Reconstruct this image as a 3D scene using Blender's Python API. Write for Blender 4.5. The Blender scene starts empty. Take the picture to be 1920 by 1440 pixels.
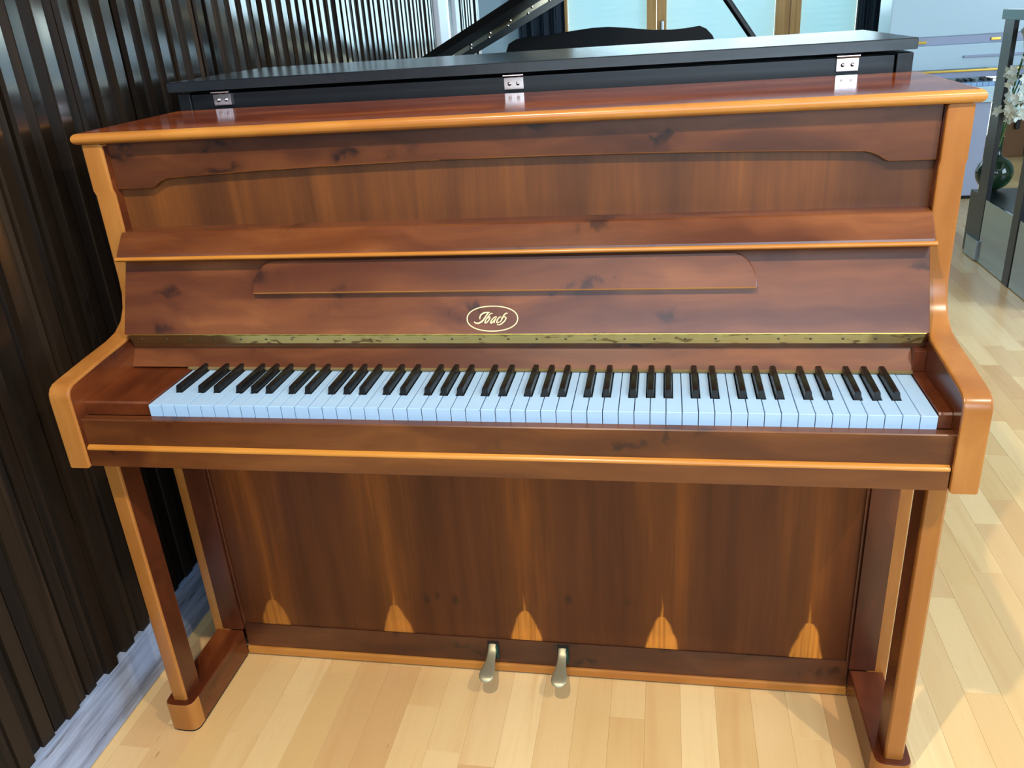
import bpy, bmesh, math, random
from mathutils import Vector, Matrix
random.seed(7)
R = math.radians
sc = bpy.context.scene
COL = sc.collection

# ------------------------------------------------------------------ camera
cam_d = bpy.data.cameras.new('camera')
cam_d.sensor_width = 36.0
cam_d.lens = 1563.9 / 1920 * 36.0
cam_d.clip_start = 0.02
cam = bpy.data.objects.new('camera', cam_d); COL.objects.link(cam)
yaw, pit, rol = R(11.178), R(-23.865), R(-4.070)
Fw = Vector((-math.sin(yaw)*math.cos(pit), math.cos(yaw)*math.cos(pit), math.sin(pit)))
Rt = Vector((math.cos(yaw), math.sin(yaw), 0)); Up = Rt.cross(Fw)
R2 = math.cos(rol)*Rt + math.sin(rol)*Up; U2 = -math.sin(rol)*Rt + math.cos(rol)*Up
m = Matrix((R2, U2, -Fw)).transposed().to_4x4(); m.translation = Vector((0.2797, -1.1316, 1.306))
cam.matrix_world = m
sc.camera = cam

# ------------------------------------------------------------------ world, lights, exposure
w = bpy.data.worlds.new('world'); sc.world = w; w.use_nodes = True
w.node_tree.nodes['Background'].inputs[0].default_value = (0.55, 0.75, 1.0, 1)
w.node_tree.nodes['Background'].inputs[1].default_value = 0.6
sc.view_settings.view_transform = 'Standard'
sc.view_settings.look = 'None'
sc.view_settings.exposure = -0.2
sc.view_settings.gamma = 1.0
sc.view_settings.use_curve_mapping = False
sc.cycles.use_denoising = True
sc.cycles.use_adaptive_sampling = True
sc.cycles.adaptive_threshold = 0.02
sc.cycles.max_bounces = 5
sc.cycles.diffuse_bounces = 3
sc.cycles.glossy_bounces = 3
sc.cycles.sample_clamp_indirect = 6.0
sc.cycles.caustics_reflective = False

def area_light(name, loc, target, sx, sy, power, color):
    d = bpy.data.lights.new(name, 'AREA'); d.shape = 'RECTANGLE'; d.size = sx; d.size_y = sy
    d.energy = power; d.color = color
    o = bpy.data.objects.new(name, d); COL.objects.link(o); o.location = loc
    o.rotation_euler = (Vector(target)-Vector(loc)).to_track_quat('-Z', 'Y').to_euler()
    return o
def spot(name, loc, target, power, color, angle=110, radius=0.035, blend=0.6):
    d = bpy.data.lights.new(name, 'SPOT'); d.energy = power; d.color = color
    d.spot_size = R(angle); d.spot_blend = blend; d.shadow_soft_size = radius
    o = bpy.data.objects.new(name, d); COL.objects.link(o); o.location = loc
    o.rotation_euler = (Vector(target)-Vector(loc)).to_track_quat('-Z', 'Y').to_euler()
    return o
WARM = (1.0, 0.86, 0.66)
# ceiling spotlights in front of the piano
spot('ceiling_spot', (1.50, -1.02, 2.60), (0.45, 0.1, 0.4), 125, WARM, radius=0.02)
spot('ceiling_spot', (-0.03, -0.95, 2.60), (-0.1, 0.1, 0.5), 165, WARM, radius=0.02)
# daylight: window in the wall behind the camera, window in the wall to the right
area_light('daylight_back_window', (0.5, -3.5, 1.95), (0.3, 0, 1.1), 3.2, 1.4, 110, (0.54, 0.75, 1.0))
area_light('daylight_right_window', (4.45, 0.5, 1.5), (0, 0.5, 0.7), 2.6, 1.6, 200, (0.58, 0.78, 1.0))
# daylight through the glazed end wall
area_light('daylight_end_window', (0.7, 6.05, 1.75), (0.7, 0, 1.0), 2.3, 1.2, 30, (0.62, 0.86, 1.0))

# ------------------------------------------------------------------ node helpers
class NB:
    """small expression builder for material nodes"""
    def __init__(s, name):
        s.mat = bpy.data.materials.new(name); s.mat.use_nodes = True
        s.nt = s.mat.node_tree; s.nt.nodes.clear()
        s.out = s.nt.nodes.new('ShaderNodeOutputMaterial')
        s.b = s.nt.nodes.new('ShaderNodeBsdfPrincipled')
        s.nt.links.new(s.b.outputs[0], s.out.inputs[0])
        s.tc = None
    def put(s, sock, v):
        if isinstance(v, bpy.types.NodeSocket): s.nt.links.new(v, sock)
        elif isinstance(v, (tuple, list)):
            n = len(sock.default_value); v = tuple(v)
            sock.default_value = (v + (1.0,))[:n] if len(v) < n else v[:n]
        else: sock.default_value = v
    def set(s, **kw):
        for k, v in kw.items(): s.put(s.b.inputs[k.replace('_', ' ')], v)
        return s
    def coords(s):
        if not s.tc: s.tc = s.nt.nodes.new('ShaderNodeTexCoord')
        return s.tc.outputs['Object']
    def m(s, op, a, b=0.0, c=0.0):
        n = s.nt.nodes.new('ShaderNodeMath'); n.operation = op
        for i, v in enumerate((a, b, c)): s.put(n.inputs[i], v)
        return n.outputs[0]
    def vscale(s, v, sx, sy, sz, off=None):
        n = s.nt.nodes.new('ShaderNodeVectorMath'); n.operation = 'MULTIPLY_ADD'
        s.put(n.inputs[0], v); n.inputs[1].default_value = (sx, sy, sz)
        if off is not None: s.put(n.inputs[2], off)
        return n.outputs[0]
    def xyz(s, v):
        n = s.nt.nodes.new('ShaderNodeSeparateXYZ'); s.put(n.inputs[0], v); return n.outputs
    def comb(s, x, y, z):
        n = s.nt.nodes.new('ShaderNodeCombineXYZ')
        for i, v in enumerate((x, y, z)): s.put(n.inputs[i], v)
        return n.outputs[0]
    def noise(s, v, scale, detail=3, rough=0.5, dist=0.0):
        n = s.nt.nodes.new('ShaderNodeTexNoise'); s.put(n.inputs['Vector'], v)
        n.inputs['Scale'].default_value = scale; n.inputs['Detail'].default_value = detail
        n.inputs['Roughness'].default_value = rough; n.inputs['Distortion'].default_value = dist
        return n.outputs[0]
    def voro(s, v, scale, feature='F1', dim='3D'):
        n = s.nt.nodes.new('ShaderNodeTexVoronoi'); n.voronoi_dimensions = dim; n.feature = feature; s.put(n.inputs['Vector'], v)
        n.inputs['Scale'].default_value = scale
        return n.outputs['Distance'], n.outputs['Color']
    def ss(s, v, a, b):
        n = s.nt.nodes.new('ShaderNodeMapRange'); n.interpolation_type = 'SMOOTHSTEP'
        s.put(n.inputs[0], v); n.inputs[1].default_value = a; n.inputs[2].default_value = b
        n.inputs[3].default_value = 0; n.inputs[4].default_value = 1
        return n.outputs[0]
    def mix(s, f, a, b, mode='MIX'):
        n = s.nt.nodes.new('ShaderNodeMix'); n.data_type = 'RGBA'; n.blend_type = mode
        s.put(n.inputs['Factor'], f); s.put(n.inputs[6], a); s.put(n.inputs[7], b)
        return n.outputs[2]
    def rnd(s):
        n = s.nt.nodes.new('ShaderNodeObjectInfo'); return n.outputs['Random']
    def bump(s, h, strength=0.1, dist=0.002):
        n = s.nt.nodes.new('ShaderNodeBump'); n.inputs['Strength'].default_value = strength
        n.inputs['Distance'].default_value = dist; s.put(n.inputs['Height'], h)
        s.put(s.b.inputs['Normal'], n.outputs[0])

def srgb(r, g, b):
    f = lambda c: (c/255)/12.92 if c/255 <= 0.04045 else (((c/255)+0.055)/1.055)**2.4
    return (f(r), f(g), f(b), 1.0)
M = {}
def plain(name, col, rough=0.5, metal=0.0, **kw):
    n = NB(name); n.set(Base_Color=col, Roughness=rough, Metallic=metal, **kw)
    c = n.coords(); h = n.noise(c, 60, 2)
    n.put(n.b.inputs['Roughness'], n.m('ADD', rough, n.m('MULTIPLY', n.m('SUBTRACT', h, 0.5), 0.08)))
    M[name] = n.mat; return n.mat

def veneer(name, dark, mid, light, axis='X', rough=0.3, knots=1.0, coat=0.0, kscale=3.2, fine=0.35, seed=0.0):
    """figured yew veneer, grain along the given axis, dark pin knots"""
    n = NB(name); c = n.coords()
    along, across = 1.1, 9.0
    sx, sy, sz = (along if axis == a else across for a in 'XYZ')
    off = n.comb(seed, seed*1.7, seed*0.6)
    warp = n.noise(c, 4.0, 2)
    v = n.vscale(c, sx, sy, sz, off)
    v2 = n.nt.nodes.new('ShaderNodeVectorMath'); v2.operation = 'ADD'
    n.put(v2.inputs[0], v); n.put(v2.inputs[1], n.comb(n.m('MULTIPLY', warp, 0.9), n.m('MULTIPLY', warp, 0.9), n.m('MULTIPLY', warp, 0.9)))
    big = n.noise(v2.outputs[0], 1.5, 4, 0.55)
    fx = 3.0; fa = 160.0
    fv = n.vscale(c, *(fx if axis == a else fa for a in 'XYZ'))
    fg = n.noise(fv, 1.0, 3, 0.6)
    col = n.mix(n.ss(big, 0.32, 0.68), dark, mid)
    col = n.mix(n.m('MULTIPLY', n.ss(big, 0.55, 0.8), 0.85), col, light)
    col = n.mix(n.m('MULTIPLY', n.ss(fg, 0.35, 0.75), fine), col, n.mix(0.5, dark, col))
    if knots > 0:
        cx, cy, cz = n.xyz(c); kw = n.noise(c, 30, 3)
        ku, kv = {'X': (cx, cz), 'Y': (cy, cz), 'Z': (cz, cx)}[axis]
        ww = n.m('MULTIPLY', n.m('SUBTRACT', kw, 0.5), 0.30)
        d, colr = n.voro(n.comb(n.m('ADD', n.m('MULTIPLY', ku, 1.7), n.m('ADD', ww, seed)), n.m('ADD', n.m('MULTIPLY', kv, 4.6), n.m('ADD', ww, seed)), 0.0), kscale, dim='2D')
        pick = n.ss(n.xyz(colr)[0], 0.42, 0.62)
        k = n.m('MULTIPLY', n.m('SUBTRACT', 1.0, n.ss(d, 0.02, 0.20)), pick)
        halo = n.m('MULTIPLY', n.m('SUBTRACT', 1.0, n.ss(d, 0.08, 0.55)), pick)
        col = n.mix(n.m('MULTIPLY', halo, 0.35*knots), col, dark)
        col = n.mix(n.m('MULTIPLY', k, 0.8*knots), col, (dark[0]*0.25, dark[1]*0.25, dark[2]*0.45, 1))
    n.set(Base_Color=col, Roughness=rough, Coat_Weight=coat, Coat_Roughness=0.08)
    n.bump(fg, 0.05, 0.0008)
    M[name] = n.mat; return n.mat

# brown yew veneer of the piano
veneer('veneer_horizontal', srgb(82, 40, 20), srgb(122, 70, 38), srgb(146, 90, 50), 'X', 0.28)
veneer('veneer_lip', srgb(82, 40, 20), srgb(122, 70, 38), srgb(146, 90, 50), 'X', 0.17, seed=7.7)
veneer('veneer_rail', srgb(78, 38, 17), srgb(112, 64, 28), srgb(134, 84, 40), 'X', 0.33, seed=2.3)
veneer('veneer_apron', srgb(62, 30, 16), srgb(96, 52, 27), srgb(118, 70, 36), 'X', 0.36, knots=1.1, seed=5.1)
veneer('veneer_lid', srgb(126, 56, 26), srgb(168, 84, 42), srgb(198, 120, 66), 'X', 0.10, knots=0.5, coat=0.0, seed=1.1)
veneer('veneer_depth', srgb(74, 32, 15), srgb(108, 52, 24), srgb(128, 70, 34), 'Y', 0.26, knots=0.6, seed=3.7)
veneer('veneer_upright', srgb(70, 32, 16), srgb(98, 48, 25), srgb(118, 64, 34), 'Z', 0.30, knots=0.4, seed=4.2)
veneer('edge_wood', srgb(170, 106, 44), srgb(192, 130, 58), srgb(208, 150, 76), 'X', 0.26, knots=0.08, fine=0.25)
veneer('edge_wood_upright', srgb(154, 96, 42), srgb(174, 114, 54), srgb(192, 136, 70), 'Z', 0.26, knots=0.10, fine=0.25)
veneer('edge_wood_trim', srgb(178, 112, 42), srgb(202, 138, 58), srgb(216, 156, 76), 'X', 0.25, knots=0.0, fine=0.2)

def upper_panel_mat():
    n = NB('veneer_upper_panel'); c = n.coords(); x, y, z = n.xyz(c)
    v = n.comb(n.m('MULTIPLY', x, 9.0), 0.0, n.m('MULTIPLY', z, 1.0))
    a = n.noise(v, 1.0, 4, 0.6, 0.3)
    fv = n.comb(n.m('MULTIPLY', x, 150.0), 0.0, n.m('MULTIPLY', z, 4.0)); fg = n.noise(fv, 1.0, 3, 0.6)
    col = n.mix(n.ss(a, 0.3, 0.7), srgb(78, 42, 17), srgb(122, 70, 28))
    col = n.mix(n.m('MULTIPLY', n.ss(a, 0.58, 0.8), 0.6), col, srgb(146, 90, 38))
    col = n.mix(n.m('MULTIPLY', n.ss(fg, 0.35, 0.75), 0.35), col, srgb(70, 34, 14))
    n.set(Base_Color=col, Roughness=0.42); n.bump(fg, 0.05, 0.0008)
    M['upper_panel'] = n.mat
upper_panel_mat()

def lower_panel_mat():
    """book-matched veneer: pale sapwood flames rise from the lower edge every 0.284 m"""
    n = NB('veneer_lower_panel'); c = n.coords(); x, y, z = n.xyz(c)
    P = 0.2845
    wob = n.m('MULTIPLY', n.m('SUBTRACT', n.noise(n.comb(n.m('MULTIPLY', x, 14), 0.0, n.m('MULTIPLY', z, 16)), 1.0, 4), 0.5), 0.018)
    u = n.m('ADD', n.m('DIVIDE', x, P), 0.5)
    cell = n.m('FLOOR', u)
    d = n.m('ABSOLUTE', n.m('ADD', n.m('MULTIPLY', n.m('SUBTRACT', n.m('FRACT', u), 0.5), P), wob))
    hgt = n.m('ADD', 0.080, n.m('MULTIPLY', cell, 0.005))
    t = n.m('DIVIDE', n.m('SUBTRACT', z, 0.086), hgt)
    wd = n.m('MULTIPLY', 0.033, n.m('POWER', n.m('MAXIMUM', n.m('SUBTRACT', 1.0, t), 0.0), 0.58))
    wd = n.m('SUBTRACT', wd, n.m('MULTIPLY', n.ss(t, 0.96, 1.0), 0.03))
    spike = n.m('MULTIPLY', 0.008, n.m('SUBTRACT', 1.0, n.m('MULTIPLY', t, 0.84)))
    half = n.m('MAXIMUM', wd, spike)
    fl = n.ss(n.m('SUBTRACT', half, d), -0.004, 0.003)
    dim = n.m('MINIMUM', n.m('ADD', 0.85, n.m('MULTIPLY', cell, 0.2)), 0.92)
    # warm streaks fanning up above each flame
    fan = n.m('ADD', 0.03, n.m('MULTIPLY', n.m('SUBTRACT', z, 0.08), 0.05))
    streak = n.m('SUBTRACT', 1.0, n.ss(n.m('DIVIDE', d, fan), 0.3, 1.9))
    sv = n.comb(n.m('MULTIPLY', x, 26), 0.0, n.m('MULTIPLY', z, 1.6)); sn = n.noise(sv, 1.0, 4, 0.6)
    fg = n.noise(n.comb(n.m('MULTIPLY', x, 170), 0.0, n.m('MULTIPLY', z, 4)), 1.0, 3, 0.6)
    base = n.mix(n.ss(sn, 0.25, 0.8), srgb(78, 38, 17), srgb(102, 53, 24))
    col = n.mix(n.m('MULTIPLY', streak, n.m('ADD', 0.25, n.m('MULTIPLY', n.ss(sn, 0.4, 0.7), 0.5))), base, srgb(150, 84, 30))
    # row of small dark marks above the flames
    kd, kc = n.voro(n.comb(n.m('MULTIPLY', x, 26), 0.0, n.m('MULTIPLY', z, 14)), 1.0)
    row = n.m('MULTIPLY', n.ss(z, 0.155, 0.175), n.m('SUBTRACT', 1.0, n.ss(z, 0.20, 0.225)))
    kk = n.m('MULTIPLY', n.m('MULTIPLY', n.m('SUBTRACT', 1.0, n.ss(kd, 0.05, 0.3)), row), n.ss(n.xyz(kc)[1], 0.35, 0.5))
    col = n.mix(n.m('MULTIPLY', kk, 0.7), col, srgb(50, 26, 16))
    col = n.mix(n.m('MULTIPLY', fl, dim), col, n.mix(n.ss(fg, 0.3, 0.8), srgb(236, 152, 62), srgb(208, 124, 44)))
    col = n.mix(n.m('MULTIPLY', n.ss(fg, 0.35, 0.75), 0.2), col, srgb(66, 34, 18))
    n.set(Base_Color=col, Roughness=0.40, Specular_IOR_Level=0.3); n.bump(fg, 0.05, 0.0008)
    M['lower_panel'] = n.mat
lower_panel_mat()

def key_mat():
    n = NB('white_key'); n.set(Base_Color=srgb(166, 200, 234), Roughness=0.07); M['white_key'] = n.mat
key_mat()
plain('black_key', srgb(18, 17, 17), 0.28)
plain('felt', srgb(120, 100, 62), 0.9)
plain('gap_dark', srgb(14, 9, 7), 0.8)
plain('pedal_metal', srgb(178, 172, 142), 0.42, 0.6)
plain('pedal_bracket', srgb(40, 84, 80), 0.4, 0.7)
plain('screw_metal', srgb(120, 110, 90), 0.35, 1.0)
plain('gold_inlay', srgb(244, 226, 170), 0.45, 0.0)
plain('chrome', srgb(226, 216, 216), 0.16, 1.0)
plain('black_lacquer', srgb(18, 24, 31), 0.24, 0.0, IOR=1.8)
plain('black_satin', srgb(12, 15, 20), 0.36)
plain('black_polish', srgb(6, 6, 8), 0.06, 0, Coat_Weight=0.5)
plain('black_soft', srgb(9, 10, 12), 0.5, 0, Specular_IOR_Level=0.25)
plain('brass', srgb(214, 176, 84), 0.25, 1.0)
plain('white_paint', srgb(200, 226, 240), 0.7)
plain('white_polish', srgb(206, 232, 246), 0.35)
plain('white_groove', srgb(172, 180, 206), 0.4)
plain('white_frame', srgb(226, 230, 236), 0.35)
plain('ceiling_paint', srgb(222, 228, 236), 0.8)
plain('curtain_cloth', srgb(42, 56, 72), 0.85)
plain('mirror_panel', srgb(150, 158, 160), 0.14, 1.0)
plain('stem_green', srgb(70, 110, 60), 0.5)
plain('petal', srgb(226, 236, 228), 0.6, 0, Subsurface_Weight=0.0)
plain('handle_metal', srgb(190, 196, 200), 0.3, 1.0)
plain('oak', srgb(200, 152, 88), 0.45)
def oak():
    n = NB('oak_frame'); c = n.coords()
    g = n.noise(n.vscale(c, 30, 30, 1.6), 1.0, 3)
    n.set(Base_Color=n.mix(n.ss(g, 0.3, 0.7), srgb(206, 152, 86), srgb(228, 180, 112)), Roughness=0.45); M['oak'] = n.mat
oak()
plain('brown_oak', srgb(132, 88, 50), 0.5)
plain('dark_oak', srgb(70, 48, 30), 0.5)
def brass_hinge():
    n = NB('brass_worn'); c = n.coords(); x, y, z = n.xyz(c)
    a = n.noise(n.vscale(c, 22, 22, 60), 1.0, 3, 0.6, 0.6)
    b = n.m('MULTIPLY', n.ss(x, -0.50, -0.44), n.m('SUBTRACT', 1.0, n.m('MULTIPLY', n.ss(x, 0.59, 0.605), 0.6)))
    tarn = n.ss(a, 0.56, 0.62)
    shine = n.m('MULTIPLY', b, n.m('SUBTRACT', 1.0, n.m('MULTIPLY', tarn, 0.8)))
    n.set(Base_Color=n.mix(shine, srgb(126, 88, 48), srgb(255, 234, 146)), Metallic=n.m('ADD', 0.25, n.m('MULTIPLY', shine, 0.10)),
          Roughness=n.m('SUBTRACT', 0.42, n.m('MULTIPLY', shine, 0.2)))
    n.bump(n.noise(n.vscale(c, 45, 30, 120), 1.0, 2), 0.35, 0.002); M['brass_worn'] = n.mat
brass_hinge()
def slat_mat():
    n = NB('slat_varnish'); c = n.coords(); r = n.rnd()
    off = n.comb(n.m('MULTIPLY', r, 31), n.m('MULTIPLY', r, 17), n.m('MULTIPLY', r, 47))
    g = n.noise(n.vscale(c, 40, 40, 1.5, off), 1.0, 4, 0.6)
    wear = n.noise(n.vscale(c, 14, 14, 3, off), 1.0, 4, 0.6)
    col = n.mix(r, srgb(24, 18, 14), srgb(44, 34, 25))
    col = n.mix(n.m('MULTIPLY', n.ss(g, 0.35, 0.7), 0.5), col, srgb(16, 12, 10))
    col = n.mix(n.m('MULTIPLY', n.ss(wear, 0.62, 0.75), 0.25), col, srgb(60, 48, 36))
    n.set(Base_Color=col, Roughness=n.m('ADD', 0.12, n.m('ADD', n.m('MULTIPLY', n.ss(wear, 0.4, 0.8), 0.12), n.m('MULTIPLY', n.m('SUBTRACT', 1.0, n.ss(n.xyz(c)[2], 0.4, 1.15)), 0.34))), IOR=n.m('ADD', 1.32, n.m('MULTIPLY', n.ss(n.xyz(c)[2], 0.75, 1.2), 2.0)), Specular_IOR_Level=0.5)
    n.bump(g, 0.06, 0.001); M['slat'] = n.mat
slat_mat()
def slat_matte():
    n = NB('slat_bare'); c = n.coords(); r = n.rnd()
    off = n.comb(n.m('MULTIPLY', r, 31), n.m('MULTIPLY', r, 17), n.m('MULTIPLY', r, 47))
    g = n.noise(n.vscale(c, 40, 40, 1.5, off), 1.0, 4, 0.6)
    n.set(Base_Color=n.mix(n.ss(g, 0.3, 0.7), n.mix(r, srgb(24, 18, 15), srgb(62, 47, 33)), srgb(18, 14, 12)), Roughness=0.6, Specular_IOR_Level=0.2); n.bump(g, 0.1, 0.001); M['slat_bare'] = n.mat
slat_matte()
plain('wall_backing', srgb(10, 11, 16), 0.9)
def baseboard_mat():
    n = NB('worn_grey_paint'); c = n.coords()
    g = n.noise(n.vscale(c, 6, 2.0, 26), 1.0, 5, 0.65)
    s2 = n.noise(n.vscale(c, 20, 5, 60), 1.0, 4, 0.7)
    col = n.mix(n.ss(g, 0.35, 0.65), srgb(112, 124, 150), srgb(166, 182, 212))
    col = n.mix(n.m('MULTIPLY', n.ss(s2, 0.60, 0.68), 0.8), col, srgb(58, 56, 58))
    col = n.mix(n.m('MULTIPLY', n.ss(s2, 0.28, 0.2), 0.5), col, srgb(190, 198, 206))
    n.set(Base_Color=col, Roughness=0.42); n.bump(s2, 0.25, 0.002); M['baseboard'] = n.mat
baseboard_mat()
def plank_mat():
    n = NB('floor_plank'); c = n.coords(); r = n.rnd()
    r2 = n.m('FRACT', n.m('MULTIPLY', r, 13.7)); r3 = n.m('FRACT', n.m('MULTIPLY', r, 37.1))
    off = n.comb(n.m('MULTIPLY', r, 61), n.m('MULTIPLY', r, 23), n.m('MULTIPLY', r2, 41))
    v = n.vscale(c, 17, 1.5, 17, off)
    g = n.noise(v, 1.0, 4, 0.55, 0.8)
    fgr = n.noise(n.vscale(c, 190, 6, 190, off), 1.0, 3)
    base = n.mix(r, srgb(216, 176, 118), srgb(236, 204, 150))
    base = n.mix(n.m('MULTIPLY', n.ss(r2, 0.66, 0.92), 0.65), base, srgb(202, 154, 102))
    dark = n.mix(0.5, base, srgb(196, 140, 86))
    col = n.mix(n.m('MULTIPLY', n.ss(g, 0.45, 0.75), n.m('ADD', 0.35, n.m('MULTIPLY', r3, 0.6))), base, dark)
    col = n.mix(n.m('MULTIPLY', n.ss(fgr, 0.5, 0.8), 0.25), col, dark)
    spv = n.noise(n.vscale(c, 60, 12, 60, off), 1.0, 2)
    col = n.mix(n.m('MULTIPLY', n.ss(spv, 0.76, 0.80), 0.5), col, srgb(120, 78, 44))
    n.set(Base_Color=col, Roughness=n.m('ADD', 0.24, n.m('MULTIPLY', g, 0.1))); n.bump(fgr, 0.03, 0.0006)
    M['plank'] = n.mat
plank_mat()
def emit(name, col, strength, lines=None):
    n = NB(name); n.set(Base_Color=(0.6, 0.7, 0.75, 1), Roughness=0.5, Emission_Color=col, Emission_Strength=strength)
    M[name] = n.mat
def shutter_mat():
    n = NB('backlit_shutter'); c = n.coords()
    a = n.noise(n.vscale(c, 3, 3, 8), 1.0, 3)
    n.set(Base_Color=(0.6, 0.7, 0.72, 1), Roughness=0.5, Emission_Color=n.mix(a, srgb(120, 205, 225), srgb(180, 235, 245)), Emission_Strength=0.85)
    M['shutter'] = n.mat
shutter_mat()
emit('shutter_glow', (0.80, 0.98, 0.92, 1), 2.2)  # glow added to the second window's shutters to brighten their reflection in the slats
emit('daylight_outside', (0.82, 0.95, 1.0, 1), 2.2)
for k_ in ('shutter', 'shutter_glow'): M[k_].cycles.emission_sampling = 'NONE'
def clear_glass():
    n = NB('window_glass'); n.set(Base_Color=(0.9, 0.97, 1, 1), Roughness=0.02, Alpha=0.10, Specular_IOR_Level=0.5); M['glass'] = n.mat
    n = NB('bottle_glass'); n.set(Base_Color=srgb(34, 58, 36), Roughness=0.03, Transmission_Weight=0.6, IOR=1.45); M['green_glass'] = n.mat
    n = NB('mirror_glass'); c = n.coords()
    g = n.noise(n.vscale(c, 5, 5, 3), 1.0, 3)
    n.set(Base_Color=n.mix(n.ss(g, 0.4, 0.6), srgb(120, 140, 140), srgb(200, 214, 212)), Roughness=0.08, Metallic=0.5); M['door_glass'] = n.mat
clear_glass()

# ------------------------------------------------------------------ mesh helpers
def finish(name, bm, mat, parent=None, smooth=40, loc=None):
    me = bpy.data.meshes.new(name)
    bmesh.ops.recalc_face_normals(bm, faces=bm.faces[:])
    bm.to_mesh(me); bm.free()
    mats = mat if isinstance(mat, (list, tuple)) else [mat]
    for mm in mats: me.materials.append(M[mm] if isinstance(mm, str) else mm)
    if smooth:
        me.shade_smooth(); me.set_sharp_from_angle(angle=R(smooth))
    o = link(name, me, parent, loc)
    if smooth and len(me.polygons) > 6:
        wn = o.modifiers.new('weighted_normal', 'WEIGHTED_NORMAL'); wn.keep_sharp = True; wn.weight = 100
    return o
ORG = {}
def link(name, me, parent=None, loc=None):
    o = bpy.data.objects.new(name, me); COL.objects.link(o)
    if parent is not None:
        org = ORG[parent]; ORG[o] = org
        o.parent = parent
        if loc is None:
            if me.users <= 1: me.transform(Matrix.Translation(-org))
            o.location = (0, 0, 0)
        else:
            base = ORGLOC.get(parent, Vector((0, 0, 0)))
            o.location = Vector(loc) - org - base
            ORGLOC[o] = Vector(loc) - org
    else:
        ORG[o] = Vector((0, 0, 0))
        if loc is not None: o.location = loc; ORG[o] = Vector(loc)
    return o
ORGLOC = {}
def thing(name, label, cat, loc, group=None):
    o = bpy.data.objects.new(name, None); COL.objects.link(o); o.location = loc
    o.empty_display_size = 0.1
    ORG[o] = Vector(loc); tag(o, label, cat, group); return o
def tag(o, label=None, cat=None, group=None, kind=None):
    if label: o['label'] = label
    if cat: o['category'] = cat
    if group: o['group'] = group
    if kind: o['kind'] = kind
    return o
def addbox(bm, x0, x1, y0, y1, z0, z1, bev=0.0, seg=1, mi=0):
    vs = [bm.verts.new((x, y, z)) for x in (x0, x1) for y in (y0, y1) for z in (z0, z1)]
    fs = []
    for q in ((0,1,3,2), (4,6,7,5), (0,4,5,1), (2,3,7,6), (0,2,6,4), (1,5,7,3)):
        f = bm.faces.new([vs[i] for i in q]); f.material_index = mi; fs.append(f)
    if bev > 0:
        es = list({e for f in fs for e in f.edges})
        r = bmesh.ops.bevel(bm, geom=es, offset=bev, segments=seg, affect='EDGES', profile=0.5, clamp_overlap=True)
        for f in r['faces']: f.material_index = mi
    return vs
def box(name, x0, x1, y0, y1, z0, z1, mat, parent=None, bev=0.002, seg=2, loc=None):
    bm = bmesh.new(); addbox(bm, x0, x1, y0, y1, z0, z1, bev, seg)
    return finish(name, bm, mat, parent, loc=loc)
def inset2(poly, d):
    """move a 2-D polygon's outline inwards by d"""
    n = len(poly); A = sum(poly[i][0]*poly[(i+1) % n][1]-poly[(i+1) % n][0]*poly[i][1] for i in range(n))
    s = 1 if A > 0 else -1; out = []
    for i in range(n):
        a, b, c = Vector(poly[i-1]), Vector(poly[i]), Vector(poly[(i+1) % n])
        e1 = (b-a).normalized(); e2 = (c-b).normalized()
        n1 = Vector((-e1.y, e1.x))*s; n2 = Vector((-e2.y, e2.x))*s
        h = n1+n2; L = h.length
        if L < 1e-6: out.append(tuple(b)); continue
        h /= L; k = d/max(0.35, h.dot(n1)); out.append(tuple(b+h*k))
    return out
def addprism(bm, poly, a0, a1, axis='X', bev=0.0, cap=0, side=0, both=True):
    """extrude a 2-D outline along an axis with chamfered rims"""
    def P(p, a):
        return {'X': (a, p[0], p[1]), 'Y': (p[0], a, p[1]), 'Z': (p[0], p[1], a)}[axis]
    rings = []
    if bev > 0:
        ins = inset2(poly, bev); ins2 = inset2(poly, bev*0.3)
        s = 1 if a1 > a0 else -1
        rings = [(ins, a0), (ins2, a0+s*bev*0.3), (poly, a0+s*bev), (poly, a1-s*bev), (ins2, a1-s*bev*0.3), (ins, a1)]
    else: rings = [(poly, a0), (poly, a1)]
    vr = [[bm.verts.new(P(p, a)) for p in pl] for pl, a in rings]
    n = len(poly)
    for r0, r1 in zip(vr, vr[1:]):
        for i in range(n):
            f = bm.faces.new((r0[i], r0[(i+1) % n], r1[(i+1) % n], r1[i])); f.material_index = side
    f = bm.faces.new(vr[0]); f.material_index = cap
    f = bm.faces.new(vr[-1]); f.material_index = cap
def prism(name, poly, a0, a1, axis, mat, parent=None, bev=0.0, cap=0, side=0, smooth=40):
    bm = bmesh.new(); addprism(bm, poly, a0, a1, axis, bev, cap, side)
    return finish(name, bm, mat, parent, smooth)
def addtube(bm, pts, rad, n=8, caps=True):
    pts = [Vector(p) for p in pts]; rings = []
    for i, p in enumerate(pts):
        t = (pts[min(i+1, len(pts)-1)]-pts[max(i-1, 0)]).normalized()
        a = t.orthogonal().normalized() if i == 0 else (a - t*a.dot(t)).normalized()
        b = t.cross(a); r = rad[i] if isinstance(rad, (list, tuple)) else rad
        rings.append([bm.verts.new(p+a*r*math.cos(2*math.pi*k/n)+b*r*math.sin(2*math.pi*k/n)) for k in range(n)])
    for r0, r1 in zip(rings, rings[1:]):
        for k in range(n): bm.faces.new((r0[k], r0[(k+1) % n], r1[(k+1) % n], r1[k]))
    if caps:
        bm.faces.new(rings[0]); bm.faces.new(rings[-1])
def tube(name, pts, rad, mat, parent=None, n=8, loc=None):
    bm = bmesh.new(); addtube(bm, pts, rad, n); return finish(name, bm, mat, parent, 60, loc)
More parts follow.
